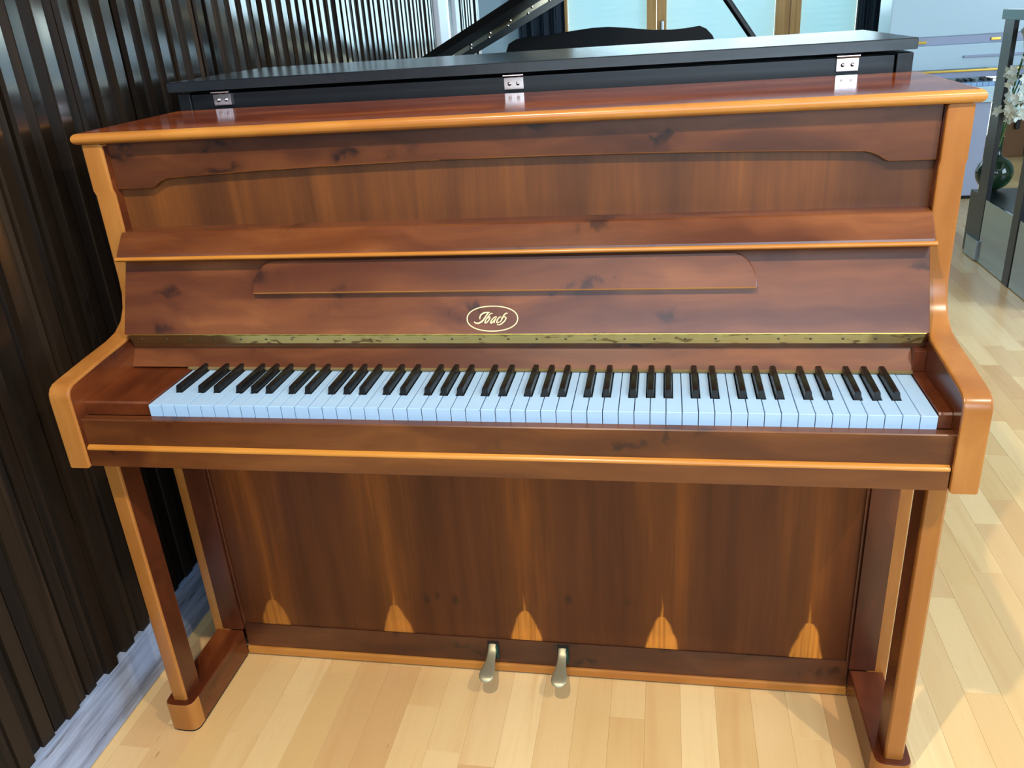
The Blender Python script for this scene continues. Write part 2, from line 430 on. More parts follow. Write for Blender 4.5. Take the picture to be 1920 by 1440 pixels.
def lathe(name, prof, centre, mat, parent=None, n=32):
    bm = bmesh.new(); cx, cy, cz = centre; rings = []
    for r, z in prof: rings.append([bm.verts.new((cx+r*math.cos(2*math.pi*k/n), cy+r*math.sin(2*math.pi*k/n), cz+z)) for k in range(n)])
    for r0, r1 in zip(rings, rings[1:]):
        for k in range(n): bm.faces.new((r0[k], r0[(k+1) % n], r1[(k+1) % n], r1[k]))
    bm.faces.new(rings[0]); bm.faces.new(rings[-1])
    return finish(name, bm, mat, parent, 60)

# ------------------------------------------------------------------ the room
XW = -0.862                         # backing plane of the slatted wall
YB, YF, XR, HC = -3.6, 6.30, 4.6, 2.75
def structure(o): o['kind'] = 'structure'; return o
floor = structure(box('floor', -3.6, XR+0.1, YB-0.1, YF+0.1, -0.12, -0.012, 'plank', None, 0))
ORG[floor] = Vector((0, 0, 0))
structure(box('ceiling', -3.6, XR+0.1, YB-0.1, YF+0.1, HC, HC+0.1, 'ceiling_paint', None, 0))
wall_left = structure(box('wall_left', XW-0.12, XW, YB, 4.34, 0.0, HC, 'wall_backing', None, 0))
ORG[wall_left] = Vector((0, 0, 0))
structure(box('wall_return', -3.5, XW-0.12, 4.22, 4.34, 0.0, HC, 'white_paint', None, 0))
structure(box('wall_side', -3.6, -3.5, 4.34, YF, 0.0, HC, 'white_paint', None, 0))
# end wall: pieces around its two windows
WX0, WX1 = -0.56, 1.80
W2X0, W2X1 = 2.70, 4.20
structure(box('wall_end', -3.6, WX0, YF, YF+0.12, 0, HC, 'white_paint', None, 0))
structure(box('wall_end', WX1, W2X0, YF, YF+0.12, 0, HC, 'white_paint', None, 0))
structure(box('wall_end', W2X1, XR+0.1, YF, YF+0.12, 0, HC, 'white_paint', None, 0))
structure(box('wall_end', WX0, WX1, YF, YF+0.12, 2.35, HC, 'white_paint', None, 0))
structure(box('wall_end', W2X0, W2X1, YF, YF+0.12, 2.35, HC, 'white_paint', None, 0))
structure(box('wall_end', WX0, WX1, YF, YF+0.12, 0, 0.15, 'white_paint', None, 0))
structure(box('wall_right', XR, XR+0.1, YB, YF, 0, HC, 'white_paint', None, 0))
structure(box('wall_back', -3.6, XR, YB-0.1, YB, 0, HC, 'white_paint', None, 0))
structure(box('wall_back_side', XW-0.22, XW-0.121, YB, 4.22, 0, HC, 'white_paint', None, 0))

# floor strips
SW = 0.0702
def plank_mesh(L):
    bm = bmesh.new(); addbox(bm, 0.0001, SW-0.0001, 0.0001, L-0.0001, -0.011, 0.0, 0.0003, 1)
    me = bpy.data.meshes.new('plank'); bm.to_mesh(me); bm.free(); me.materials.append(M['plank']); return me
LENS = [0.30, 0.36, 0.42, 0.50, 0.58, 0.66]
PM = [plank_mesh(L) for L in LENS]
rest = bmesh.new(); nvis = 0
rp = random.Random(11)
k0 = math.floor((XW-0.9533)/SW)
for k in range(k0, k0+62):
    x = 0.9533+k*SW
    if x > 3.4: break
    y = -0.55-rp.random()*0.5
    while y < 6.2:
        i = rp.randrange(len(LENS)); L = LENS[i]
        # seen in front of and under the piano, and to its right
        vis = (y+L > -0.16 and y < 0.26 and -0.86 < x < 0.74) or (y+L > -0.1 and y < 4.9 and x > 0.66 and x < 0.98+0.31*(y+L+0.1) and x+SW > 0.64+0.25*max(0, y-0.2))
        if vis and nvis < 296:
            o = bpy.data.objects.new('plank', PM[i]); COL.objects.link(o); o.parent = floor; o.location = (x, y, 0); nvis += 1
        else:
            addbox(rest, x+0.0001, x+SW-0.0001, y+0.0001, y+L-0.0001, -0.011, 0.0)
        y += L
o = finish('plank_field', rest, 'plank', floor, 0); o['kind'] = 'stuff'
print('planks', nvis)

# slats of the wall
def slat_mesh(wd, dp, mat='slat'):
    bm = bmesh.new(); addbox(bm, 0, dp, -wd/2, wd/2, 0.095, HC-0.01, 0.0)
    me = bpy.data.meshes.new('slat'); bm.to_mesh(me); bm.free(); me.materials.append(M[mat]); return me
SM = [slat_mesh(wd, dp) for wd, dp in ((0.028, 0.030), (0.030, 0.026), (0.032, 0.034), (0.026, 0.028), (0.031, 0.031))]
SB = [slat_mesh(wd, dp, 'slat_bare') for wd, dp in ((0.028, 0.030), (0.031, 0.027))]
rs = random.Random(5); y = -0.592; ns = 0
NX0, NX1 = 3.235, 3.665            # narrow glazed door in the slatted wall
while y < 4.32:
    if not (NX0-0.03 < y < NX1+0.03):
        o = bpy.data.objects.new('slat', rs.choice(SM)); COL.objects.link(o); o.parent = wall_left
        o.location = (XW, y+rs.uniform(-0.002, 0.002), 0); o.rotation_euler = (0, rs.uniform(-0.003, 0.003), rs.uniform(-0.035, 0.035)); ns += 1
        if rs.random() < 0.85:      # slat lying deeper between two front slats
            o = bpy.data.objects.new('slat', SB[rs.randrange(2)]); COL.objects.link(o); o.parent = wall_left
            o.location = (XW-rs.uniform(0.004, 0.011), y+0.0315+rs.uniform(-0.003, 0.003), 0); o.scale = (1, rs.uniform(0.85, 1.06), 1); ns += 1
    y += 0.0630
rest2 = bmesh.new(); y = -0.592-0.063
while y > YB: addbox(rest2, XW, XW+0.03, y-0.015, y+0.015, 0.095, HC-0.01); y -= 0.063
o = finish('slat_field', rest2, 'slat', wall_left, 0); o['kind'] = 'stuff'
print('slats', ns)
structure(box('baseboard_left', XW, -0.825, YB+0.02, NX0-0.02, 0.0, 0.128, 'baseboard', None, 0.004))

# narrow glazed door in the slatted wall
d1 = structure(box('door_1', XW, -0.835, NX0, NX1, 0, 2.2, 'door_glass', None, 0.003)); ORG[d1] = Vector((0, 0, 0))
box('door_frame', XW, -0.815, NX0-0.005, NX0+0.17, 0, 2.2, 'white_frame', d1, 0.004)
box('door_frame', XW, -0.815, NX1-0.07, NX1+0.005, 0, 2.2, 'white_frame', d1, 0.004)
box('door_frame', XW, -0.815, NX0, NX1, 2.2, 2.28, 'white_frame', d1, 0.004)

# end window: three lights with oak frames and closed roller shutters
w1 = structure(box('window_1', WX0, WX1, YF+0.10, YF+0.115, 0.15, 2.35, 'daylight_outside', None, 0)); ORG[w1] = Vector((0, 0, 0))
def frame_piece(par, x0, x1, z0, z1, y0=YF-0.02, y1=YF+0.06, nm='window_frame'):
    return box(nm, x0, x1, y0, y1, z0, z1, 'oak' if par is w1 else 'brown_oak', par, 0.004)
frame_piece(w1, WX0, WX0+0.05, 0.15, 2.35)
frame_piece(w1, 0.132, 0.207, 0.15, 2.35); f2 = frame_piece(w1, 0.211, 0.288, 0.15, 2.35)
frame_piece(w1, 1.135, 1.236, 0.15, 2.35); frame_piece(w1, 1.242, 1.322, 0.15, 2.35, YF-0.03)
frame_piece(w1, WX1-0.05, WX1, 0.15, 2.35)
frame_piece(w1, WX0, WX1, 2.27, 2.35, nm='top_rail'); frame_piece(w1, WX0, WX1, 0.15, 0.25, nm='bottom_rail')
box('window_handle', 0.243, 0.268, YF-0.06, YF-0.02, 1.05, 1.18, 'handle_metal', w1, 0.006)
def shutter_slat_mesh(x0, x1, mat='shutter'):
    bm = bmesh.new(); prof = [(0, 0), (0.006, 0.012), (0.008, 0.022), (0.006, 0.034), (0, 0.045), (0.012, 0.045), (0.016, 0.022), (0.012, 0)]
    addprism(bm, [(-p[0]+YF+0.085, p[1]) for p in prof], x0, x1, 'X')
    me = bpy.data.meshes.new('shutter_slat'); bmesh.ops.recalc_face_normals(bm, faces=bm.faces[:]); bm.to_mesh(me); bm.free(); me.materials.append(M[mat]); return me
for x0, x1, zb in ((WX0+0.05, 0.132, 1.09), (0.288, 1.135, 0.30), (1.322, WX1-0.05, 0.60)):
    me = shutter_slat_mesh(x0, x1); z = zb
    while z < 2.26:
        o = bpy.data.objects.new('shutter_slat', me); COL.objects.link(o); o.parent = w1; o.location = (0, 0, z); z += 0.0449
for x0, x1 in ((WX0+0.05, 0.132), (0.288, 1.135), (1.322, WX1-0.05)):
    box('glass_pane', x0, x1, YF+0.02, YF+0.026, 0.25, 2.27, 'glass', w1, 0)
# second end window above an oak parapet, and a glazed side light
w2 = structure(box('window_2', W2X0, W2X1, YF+0.10, YF+0.115, 0.0, 2.35, 'daylight_outside', None, 0)); ORG[w2] = Vector((0, 0, 0))
frame_piece(w2, W2X0, W2X0+0.04, 0.0, 2.35); frame_piece(w2, 2.94, 3.10, 0.0, 2.35); frame_piece(w2, W2X1-0.08, W2X1, 0.0, 2.35)
frame_piece(w2, W2X0, 2.94, 0.0, 0.17, nm='bottom_rail'); frame_piece(w2, W2X0, W2X1, 2.27, 2.35, nm='top_rail')
for k in range(3): box('parapet_panel', 3.10+k*0.34, 3.435+k*0.34, YF-0.01, YF+0.06, 0, 0.99, 'dark_oak', w2, 0.008)
box('sash_handle', 3.0, 3.03, YF-0.06, YF-0.02, 0.22, 0.36, 'black_satin', w2, 0.005)
me = shutter_slat_mesh(3.10, W2X1-0.08, 'shutter_glow'); z = 1.0
while z < 2.26:
    o = bpy.data.objects.new('shutter_slat', me); COL.objects.link(o); o.parent = w2; o.location = (0, 0, z); z += 0.0449

# windows the daylight comes from: right wall and wall behind the camera
w3 = structure(box('window_3', XR-0.02, XR-0.002, -0.80, 1.80, 0.70, 2.30, 'daylight_outside', None, 0)); ORG[w3] = Vector((0, 0, 0))
for ya, yb, za, zb in ((-0.86, -0.80, 0.64, 2.36), (1.80, 1.86, 0.64, 2.36), (0.46, 0.54, 0.70, 2.30), (-0.80, 1.80, 0.64, 0.70), (-0.80, 1.80, 2.30, 2.36)):
    box('window_frame', XR-0.06, XR-0.002, ya, yb, za, zb, 'oak', w3, 0.004)
w4 = structure(box('window_4', -1.10, 2.10, YB+0.002, YB+0.02, 1.25, 2.65, 'daylight_outside', None, 0)); ORG[w4] = Vector((0, 0, 0))
for xa, xb, za, zb in ((-1.16, -1.10, 1.19, 2.70), (2.10, 2.16, 1.19, 2.70), (0.46, 0.54, 1.25, 2.65), (-1.10, 2.10, 1.19, 1.25), (-1.10, 2.10, 2.65, 2.70)):
    box('window_frame', xa, xb, YB+0.002, YB+0.06, za, zb, 'oak', w4, 0.004)

# curtains of the end window
def curtain(x0, x1, label, nfold):
    bm = bmesh.new(); N = 48; rows = []
    for s in (0, 1):
        for zz in (0.03, 2.5):
            rows.append([bm.verts.new((x0+(x1-x0)*i/N, YF-0.12-0.03*math.sin(i/N*nfold*2*math.pi)-0.01*math.sin(i*1.9)+s*0.006, zz)) for i in range(N+1)])
    for a, b in ((0, 1), (1, 3), (3, 2), (2, 0)):
        for i in range(N): bm.faces.new((rows[a][i], rows[a][i+1], rows[b][i+1], rows[b][i]))
    for i in (0, N): bm.faces.new((rows[0][i], rows[1][i], rows[3][i], rows[2][i]))
    return tag(finish('curtain', bm, 'curtain_cloth', None, 80), label, 'curtain', 'curtains of the end window')
curtain(-0.90, -0.52, 'dark blue-grey curtain behind the open black grand piano lid', 4)
curtain(1.72, 1.97, 'dark blue-grey curtain at the end of the window beside the white piano', 3)

# ------------------------------------------------------------------ the brown upright piano
PY = Vector((0, 0.26, 0))
piano = thing('upright_piano', 'brown yew-wood upright piano with orange edges and open keyboard in front', 'piano', PY)
HI, HO = 0.682, 0.721               # inner and outer half width of the cheeks
# cheeks: side panels with arms
arc = [(0.2215, 0.905), (0.2195, 0.875), (0.2110, 0.850), (0.1960, 0.830), (0.1720, 0.8165), (0.1400, 0.8105)]
prof = [(0.545, 0.0), (0.545, 1.1465), (0.2170, 1.1465), (0.2170, 1.0660), (0.2215, 1.0580)] + arc + \
       [(0.075, 0.8050), (0.0, 0.7970), (-0.0130, 0.7950), (-0.0225, 0.7900), (-0.0280, 0.7820), (-0.0300, 0.7720), (-0.0300, 0.6440), (0.2350, 0.6440), (0.2350, 0.0)]
for s in (-1, 1):
    prism('cheek', prof, s*HI, s*HO, 'X', ['veneer_depth', 'edge_wood_upright'], piano, 0.0045, 0, 1, smooth=30)
    # veneer face inside the arm and lower end panel strip
# lid
def lid_profile(y0, y1, z0, z1, r):
    c = []
    for k in range(9):
        a = -math.pi/2 + math.pi*k/8
        c.append((y0+r-r*math.cos(a), (z0+z1)/2+(z1-z0)/2*math.sin(a)))
    return c + [(y1, z1), (y1, z0)]
def lid_mesh():
    bm = bmesh.new(); N = 8; hz = 0.0095; zc = 1.1565; rr = 0.009
    rings = []
    for k in range(N+1):
        a = -math.pi/2+math.pi*k/N; o = rr*(1-math.cos(a)); z = zc+hz*math.sin(a)
        x = 0.731-o; y0 = 0.2075+o
        rings.append([bm.verts.new(p) for p in ((-x, y0, z), (x, y0, z), (x, 0.551, z), (-x, 0.551, z))])
    for r0, r1 in zip(rings, rings[1:]):
        for k in range(4):
            f = bm.faces.new((r0[k], r0[(k+1) % 4], r1[(k+1) % 4], r1[k])); f.material_index = 1
    f = bm.faces.new(rings[-1]); f.material_index = 0
    f = bm.faces.new(rings[0]); f.material_index = 1
    return bm
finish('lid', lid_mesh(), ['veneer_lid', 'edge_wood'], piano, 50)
box('back_panel', -HI, HI, 0.53, 0.545, 0.05, 1.146, 'veneer_upright', piano, 0)
# upper front panel and shaped apron
box('upper_panel', -HI, HI, 0.246, 0.262, 0.985, 1.146, 'upper_panel', piano, 0)
ap = [(-HI, 1.1465), (-HI, 1.0650), (-0.6150, 1.0652)]
og = [(-0.6080, 1.0680), (-0.5985, 1.0742), (-0.5890, 1.0785), (-0.5780, 1.0812)]
ap += og + [(x, 1.0935-0.0123*(x/0.578)**2) for x in [-0.578+0.0964*k for k in range(1, 12)]]
ap += [(-p[0], p[1]) for p in reversed(og)] + [(0.6150, 1.0652), (HI, 1.0650), (HI, 1.1465)]
prism('apron', ap, 0.2325, 0.247, 'Y', ['veneer_apron', 'veneer_rail'], piano, 0.0025, 0, 1)
# fall board (tilted), lip with pale moulding, folded music desk
n_f = Vector((0, -0.1173, 0.055)).normalized(); t_f = Vector((0, 0.055, 0.1173)).normalized()
A0 = Vector((0, 0.1440, 0.8220))
def fp(v, d): return A0 + t_f*v + n_f*d            # v up the slope, d out of the face
def fyz(v, d): p = fp(v, d); return (p.y, p.z)
fall = prism('fall_board', [fyz(0, 0), fyz(0.176, 0), fyz(0.176, -0.018), fyz(0.002, -0.018)], -0.680, 0.680, 'X', 'veneer_horizontal', piano, 0.0015)
lipb = prism('fall_lip', [(0.1785, 0.9545), (0.1795, 0.9590), (0.2070, 0.9900), (0.2110, 0.9925), (0.2460, 0.9935), (0.2460, 0.975), (0.2150, 0.9545)], -0.680, 0.680, 'X', 'veneer_lip', piano, 0.001, smooth=20)
prism('lip_moulding', [(0.1765, 0.9480), (0.1745, 0.9505), (0.1745, 0.9530), (0.1765, 0.9555), (0.1860, 0.9555), (0.2060, 0.9545), (0.2060, 0.9480)], -0.683, 0.683, 'X', 'edge_wood_trim', lipb, 0.001, smooth=60)
def desk_mesh():
    bm = bmesh.new(); out = []
    v0, v1, hw, cr = 0.0700, 0.1270, 0.4245, 0.040
    out += [(-hw+0.001, v0), (hw-0.001, v0), (hw, v0+0.003)]
    for k in range(9):
        a = math.pi/2*k/8; out.append((hw-cr+cr*math.cos(a), v0+0.004+(v1-v0-0.004)*math.sin(a)))
    for k in range(9):
        a = math.pi/2*(1-k/8); out.append((-hw+cr-cr*math.cos(a), v0+0.004+(v1-v0-0.004)*math.sin(a)))
    out.append((-hw, v0+0.003))
    lay = [(0.0, 0.0), (0.0120, 0.0), (0.0135, 0.0016)]
    rings = []
    for d, ins in lay:
        pl = inset2(out, ins) if ins else out
        rings.append([bm.verts.new(Vector((u, 0, 0))+fp(v, d)) for u, v in pl])
    n = len(out)
    for r0, r1 in zip(rings, rings[1:]):
        for i in range(n):
            f = bm.faces.new((r0[i], r0[(i+1) % n], r1[(i+1) % n], r1[i])); f.material_index = 1 if i < 1 else 0
    bm.faces.new(rings[0]); bm.faces.new(rings[-1]); return bm
finish('music_desk', desk_mesh(), ['veneer_horizontal', 'edge_wood'], fall, 40)
# hinge strip below the fall board
hinge = prism('piano_hinge', [(0.1480, 0.8205), (0.1510, 0.8205), (0.1660, 0.7985), (0.1640, 0.7975)], -0.676, 0.676, 'X', 'brass_worn', piano, 0, smooth=0)
kn = bmesh.new()
addtube(kn, [(-0.676, 0.1475, 0.8205), (0.676, 0.1475, 0.8205)], 0.0022, 8)
finish('hinge_knuckle', kn, 'brass', hinge)
sb = bmesh.new(); bmesh.ops.create_uvsphere(sb, u_segments=8, v_segments=5, radius=0.0024)
sme = bpy.data.meshes.new('screw'); sb.to_mesh(sme); sb.free(); sme.materials.append(M['screw_metal']); sme.shade_smooth()
for k in range(28):
    o = bpy.data.objects.new('screw', sme); COL.objects.link(o); o.parent = hinge; o.location = Vector((-0.655+k*1.31/27, 0.1567, 0.8085))-PY
prism('hinge_rail', [(0.152, 0.8195), (0.190, 0.8195), (0.190, 0.7900), (0.166, 0.7900), (0.1655, 0.7980)], -HI, HI, 'X', 'veneer_rail', piano, 0, smooth=20)
prism('nameboard', [(0.1680, 0.7900), (0.190, 0.7900), (0.190, 0.7540), (0.1475, 0.7580)], -HI, 0.6625, 'X', 'veneer_horizontal', piano, 0, smooth=20)
box('cheek_block', 0.6627, HI, 0.1500, 0.1900, 0.7552, 0.7898, 'veneer_depth', piano, 0.001)
box('name_felt', -0.5700, 0.6640, 0.1440, 0.165, 0.7530, 0.7582, 'felt', piano, 0.001)
# gold inlaid emblem
def ribbon(bm, pts, wid, d=0.0004, closed=False):
    P2 = [Vector(p) for p in pts]; n = len(P2); L = []; Rr = []
    for i, p in enumerate(P2):
        a = P2[(i-1) % n] if closed or i > 0 else P2[0]; b = P2[(i+1) % n] if closed or i < n-1 else P2[-1]
        t = (b-a).normalized(); nn = Vector((-t.y, t.x)); w_ = wid[i] if isinstance(wid, list) else wid
        for lst, sg in ((L, 1), (Rr, -1)):
            q = p+nn*w_/2*sg; lst.append([bm.verts.new(Vector((q.x, 0, 0))+fp(q.y, dd)) for dd in (0.0, d)])
    rng = range(n) if closed else range(n-1)
    for i in rng:
        j = (i+1) % n
        bm.faces.new((L[i][1], L[j][1], Rr[j][1], Rr[i][1])); bm.faces.new((L[i][0], L[j][0], L[j][1], L[i][1])); bm.faces.new((Rr[i][0], Rr[j][0], Rr[j][1], Rr[i][1]))
def spl(pts, k=6):
    out = []; n = len(pts)
    for i in range(n-1):
        p0, p1, p2, p3 = (Vector(pts[max(0, min(n-1, i+q))]) for q in (-1, 0, 1, 2))
        for j in range(k):
            t = j/k; out.append(0.5*((2*p1)+(p2-p0)*t+(2*p0-5*p1+4*p2-p3)*t*t+(3*p1-p0-3*p2+p3)*t**3))
    out.append(Vector(pts[-1])); return out
EV = 0.0255                         # emblem centre up the slope of the fall board
bm = bmesh.new()
ribbon(bm, [(0.0430*math.copysign(abs(math.cos(a))**0.92, math.cos(a)), EV+0.0208*math.copysign(abs(math.sin(a))**0.92, math.sin(a))) for a in [2*math.pi*k/64 for k in range(64)]], 0.0017, closed=True)
emb = finish('oval_emblem', bm, 'gold_inlay', fall, 0)
tag(emb, 'thin gold oval line inlaid in the fall board')
def lx(p): return ((p[0]-950)/705*0.0435, EV+(545-p[1])/345*0.0215)
strokes = [
 ([(605, 560), (608, 505), (640, 440), (710, 395), (790, 380), (880, 378)], 34),
 ([(850, 385), (800, 440), (740, 530), (680, 605), (610, 652), (540, 668), (480, 655), (450, 628)], 38),
 ([(962, 412), (930, 402), (885, 430), (835, 490), (780, 570), (750, 630), (760, 660), (800, 645), (850, 590), (880, 535), (885, 500), (860, 500), (820, 540)], 28),
 ([(1075, 505), (1040, 495), (985, 530), (925, 600), (905, 650), (930, 665), (975, 625), (1030, 555), (1065, 510)], 28),
 ([(1065, 505), (1030, 570), (1000, 640), (1015, 665)], 30),
 ([(1195, 510), (1165, 500), (1120, 535), (1080, 600), (1078, 650), (1110, 655), (1150, 630)], 28),
 ([(1370, 415), (1335, 402), (1285, 440), (1240, 510), (1200, 590), (1170, 640)], 30),
 ([(1200, 540), (1260, 505), (1315, 510), (1325, 545), (1290, 605), (1230, 665), (1165, 705), (1110, 712), (1080, 698)], 28)]
bm = bmesh.new()
for pts, wd in strokes:
    q = spl([lx(p) for p in pts], 5); n = len(q)
    ribbon(bm, q, [wd/705*0.0435*(0.62+0.5*math.sin(math.pi*min(1, max(0, i/(n-1))))) for i in range(n)], 0.0004)
lt = finish('brand_lettering', bm, 'gold_inlay', fall, 0)
tag(lt, 'gold script lettering Ibach inside the oval')

# keyboard ------------------------------------------------------------------
KX0, KP = 0.05-0.6125, 1.225/52
KZ = 0.752
BOFF = {1: -0.0026, 3: 0.0026, 6: -0.0034, 8: 0.0, 10: 0.0034}
notes = [(9+i) % 12 for i in range(88)]
WH = {0: 0, 2: 1, 4: 2, 5: 3, 7: 4, 9: 5, 11: 6}
bw = 0.0132
wcache = {}
def white_mesh(lc, rc):
    key = (round(lc, 5), round(rc, 5))
    if key in wcache: return wcache[key]
    g = 0.0006; yh, yb = 0.0490, 0.1560
    pl = [(g, 0.0), (KP-g, 0.0)]
    pl += [(KP-g, yh), (KP-rc, yh), (KP-rc, yb)] if rc > 0.002 else [(KP-g, yb)]
    pl += [(lc, yb), (lc, yh), (g, yh)] if lc > 0.002 else [(g, yb)]
    bm = bmesh.new(); addprism(bm, pl, -0.024, 0.0, 'Z', 0.0007)
    bmesh.ops.recalc_face_normals(bm, faces=bm.faces[:])
    me = bpy.data.meshes.new('white_key'); bm.to_mesh(me); bm.free(); me.materials.append(M['white_key']); wcache[key] = me; return me
def black_mesh():
    bm = bmesh.new(); zb, zt = -0.010, 0.0118
    sec = lambda wb, wt, y0, y1: [(-wb/2, y0, zb), (wb/2, y0, zb), (wt/2, y1, zt-0.0012), (wt/2-0.0016, y1+0.001, zt), (-wt/2+0.0016, y1+0.001, zt), (-wt/2, y1, zt-0.0012)]
    s0 = [bm.verts.new(p) for p in sec(0.0128, 0.0092, 0.0505, 0.0545)]
    s1 = [bm.verts.new(p) for p in sec(0.0128, 0.0095, 0.1560, 0.1550)]
    for i in range(6): bm.faces.new((s0[i], s0[(i+1) % 6], s1[(i+1) % 6], s1[i]))
    bm.faces.new(s0); bm.faces.new(s1)
    bmesh.ops.recalc_face_normals(bm, faces=bm.faces[:])
    bmesh.ops.bevel(bm, geom=[e for e in bm.edges if e.calc_length() > 0.05 or all(v.co.y < 0.06 and v.co.z > 0 for v in e.verts)], offset=0.0006, segments=1, affect='EDGES')
    me = bpy.data.meshes.new('black_key'); bm.to_mesh(me); bm.free(); me.materials.append(M['black_key'])
    me.shade_smooth(); me.set_sharp_from_angle(angle=R(35)); return me
BM_ = black_mesh(); wi = 0
bcen = {}
for i, nn in enumerate(notes):
    if nn in WH: wi += 1
    else: bcen[i] = wi*KP + BOFF[nn]
wi = 0
for i, nn in enumerate(notes):
    if nn in WH:
        x0 = wi*KP
        lc = (bcen[i-1]+bw/2+0.0006-x0) if i-1 in bcen else 0
        rc = (x0+KP-(bcen[i+1]-bw/2-0.0006)) if i+1 in bcen else 0
        o = bpy.data.objects.new('white_key', white_mesh(lc, rc)); COL.objects.link(o); o.parent = piano
        o.location = Vector((KX0+x0, 0, KZ+(0.0002 if wi % 3 else -0.0002)))-PY; wi += 1
    else:
        o = bpy.data.objects.new('black_key', BM_); COL.objects.link(o); o.parent = piano
        o.location = Vector((KX0+bcen[i], 0, KZ))-PY
# key blocks, key slip, moulding, key bed
for x0, x1 in ((-HI, KX0-0.0008), (KX0+1.2258, HI)):
    prism('key_block', [(0.0030, 0.7310), (0.0030, 0.7520), (0.0060, 0.7550), (0.1600, 0.7550), (0.1600, 0.7310)], x0, x1, 'X', 'veneer_depth', piano, 0.0008, smooth=25)
box('key_bed', -HI, HI, -0.0050, 0.2400, 0.6450, 0.7270, 'veneer_rail', piano, 0)
prism('key_slip', [(-0.0170, 0.6830), (-0.0170, 0.7295), (-0.0155, 0.7312), (-0.0005, 0.7312), (-0.0005, 0.6830)], -HI, HI, 'X', 'veneer_rail', piano, 0, smooth=30)
box('key_rail', -HI+0.001, HI-0.001, -0.0240, -0.0050, 0.6452, 0.6765, 'veneer_rail', piano, 0.0008)
prism('rail_moulding', [(-0.0235, 0.6760), (-0.0245, 0.6785), (-0.0232, 0.6812), (-0.0190, 0.6835), (-0.0150, 0.6840), (-0.0150, 0.6760)], -HI+0.001, HI-0.001, 'X', 'edge_wood_trim', piano, 0, smooth=60)

# legs, toe blocks ----------------------------------------------------------
for s in (-1, 1):
    lx0, lx1 = s*0.668, s*0.7005
    pl = [(lx0, 0.0240), (lx0+s*0.0035, 0.0195), (lx1-s*0.0050, 0.0190), (lx1, 0.0240), (lx1, 0.0720), (lx0, 0.0720)]
    bm = bmesh.new(); addprism(bm, pl, 0.0720, 0.6450, 'Z')
    bm.normal_update()
    for f in bm.faces:
        f.material_index = 0 if f.calc_center_median().y < 0.0235 else 1
    finish('leg', bm, ['edge_wood_upright', 'veneer_upright'], piano, 50)
    tx0, tx1 = s*0.6505, s*0.7140; cx = (tx0+tx1)/2; hw = abs(tx1-tx0)/2
    def toe_outline(grow):
        pl = [(cx-hw-grow, 0.2350), (cx-hw-grow, 0.0350)]
        for k in range(1, 10):
            a = math.pi-math.pi*k/10
            pl.append((cx+(hw+grow)*math.copysign(abs(math.cos(a))**0.55, math.cos(a)), 0.0350-(0.0300+grow)*abs(math.sin(a))**0.55))
        return pl+[(cx+hw+grow, 0.0350), (cx+hw+grow, 0.2350)]
    bm = bmesh.new(); addprism(bm, toe_outline(0.0), 0.004, 0.0730, 'Z', 0.004)
    bm.normal_update()
    for f in bm.faces: f.material_index = 1 if (f.calc_center_median().y < 0.034 and abs(f.normal.z) < 0.9) else 0
    toe = finish('toe_block', bm, ['veneer_depth', 'edge_wood_upright'], piano, 40)
    bm = bmesh.new(); addprism(bm, toe_outline(-0.003), 0.0, 0.0045, 'Z'); finish('foot_pad', bm, 'gap_dark', toe)

# lower front: stiles, panel, bottom rail and trim --------------------------
for s in (-1, 1):
    a, b = sorted((s*0.6500, s*0.6990))
    st = box('stile', a, b, 0.2345, 0.2600, 0.0730, 0.6450, 'veneer_upright', piano, 0.0012)
    a, b = sorted((s*0.6440, s*0.6500)); box('stile_bead', a, b, 0.2400, 0.2600, 0.0860, 0.6450, 'veneer_upright', st, 0.002)
box('lower_panel', -0.6440, 0.6440, 0.2460, 0.2620, 0.0860, 0.6450, 'lower_panel', piano, 0)
box('bottom_rail', -0.6500, 0.6500, 0.2430, 0.2650, 0.0220, 0.0860, 'veneer_apron', piano, 0.0012)
prism('bottom_trim', [(0.2370, 0.0050), (0.2370, 0.0180), (0.2395, 0.0220), (0.2480, 0.0225), (0.2480, 0.0050)], -0.6500, 0.6500, 'X', 'edge_wood', piano, 0, smooth=40)
box('bottom_board', -0.6495, 0.6495, 0.2420, 0.5300, 0.0, 0.0200, 'gap_dark', piano, 0)

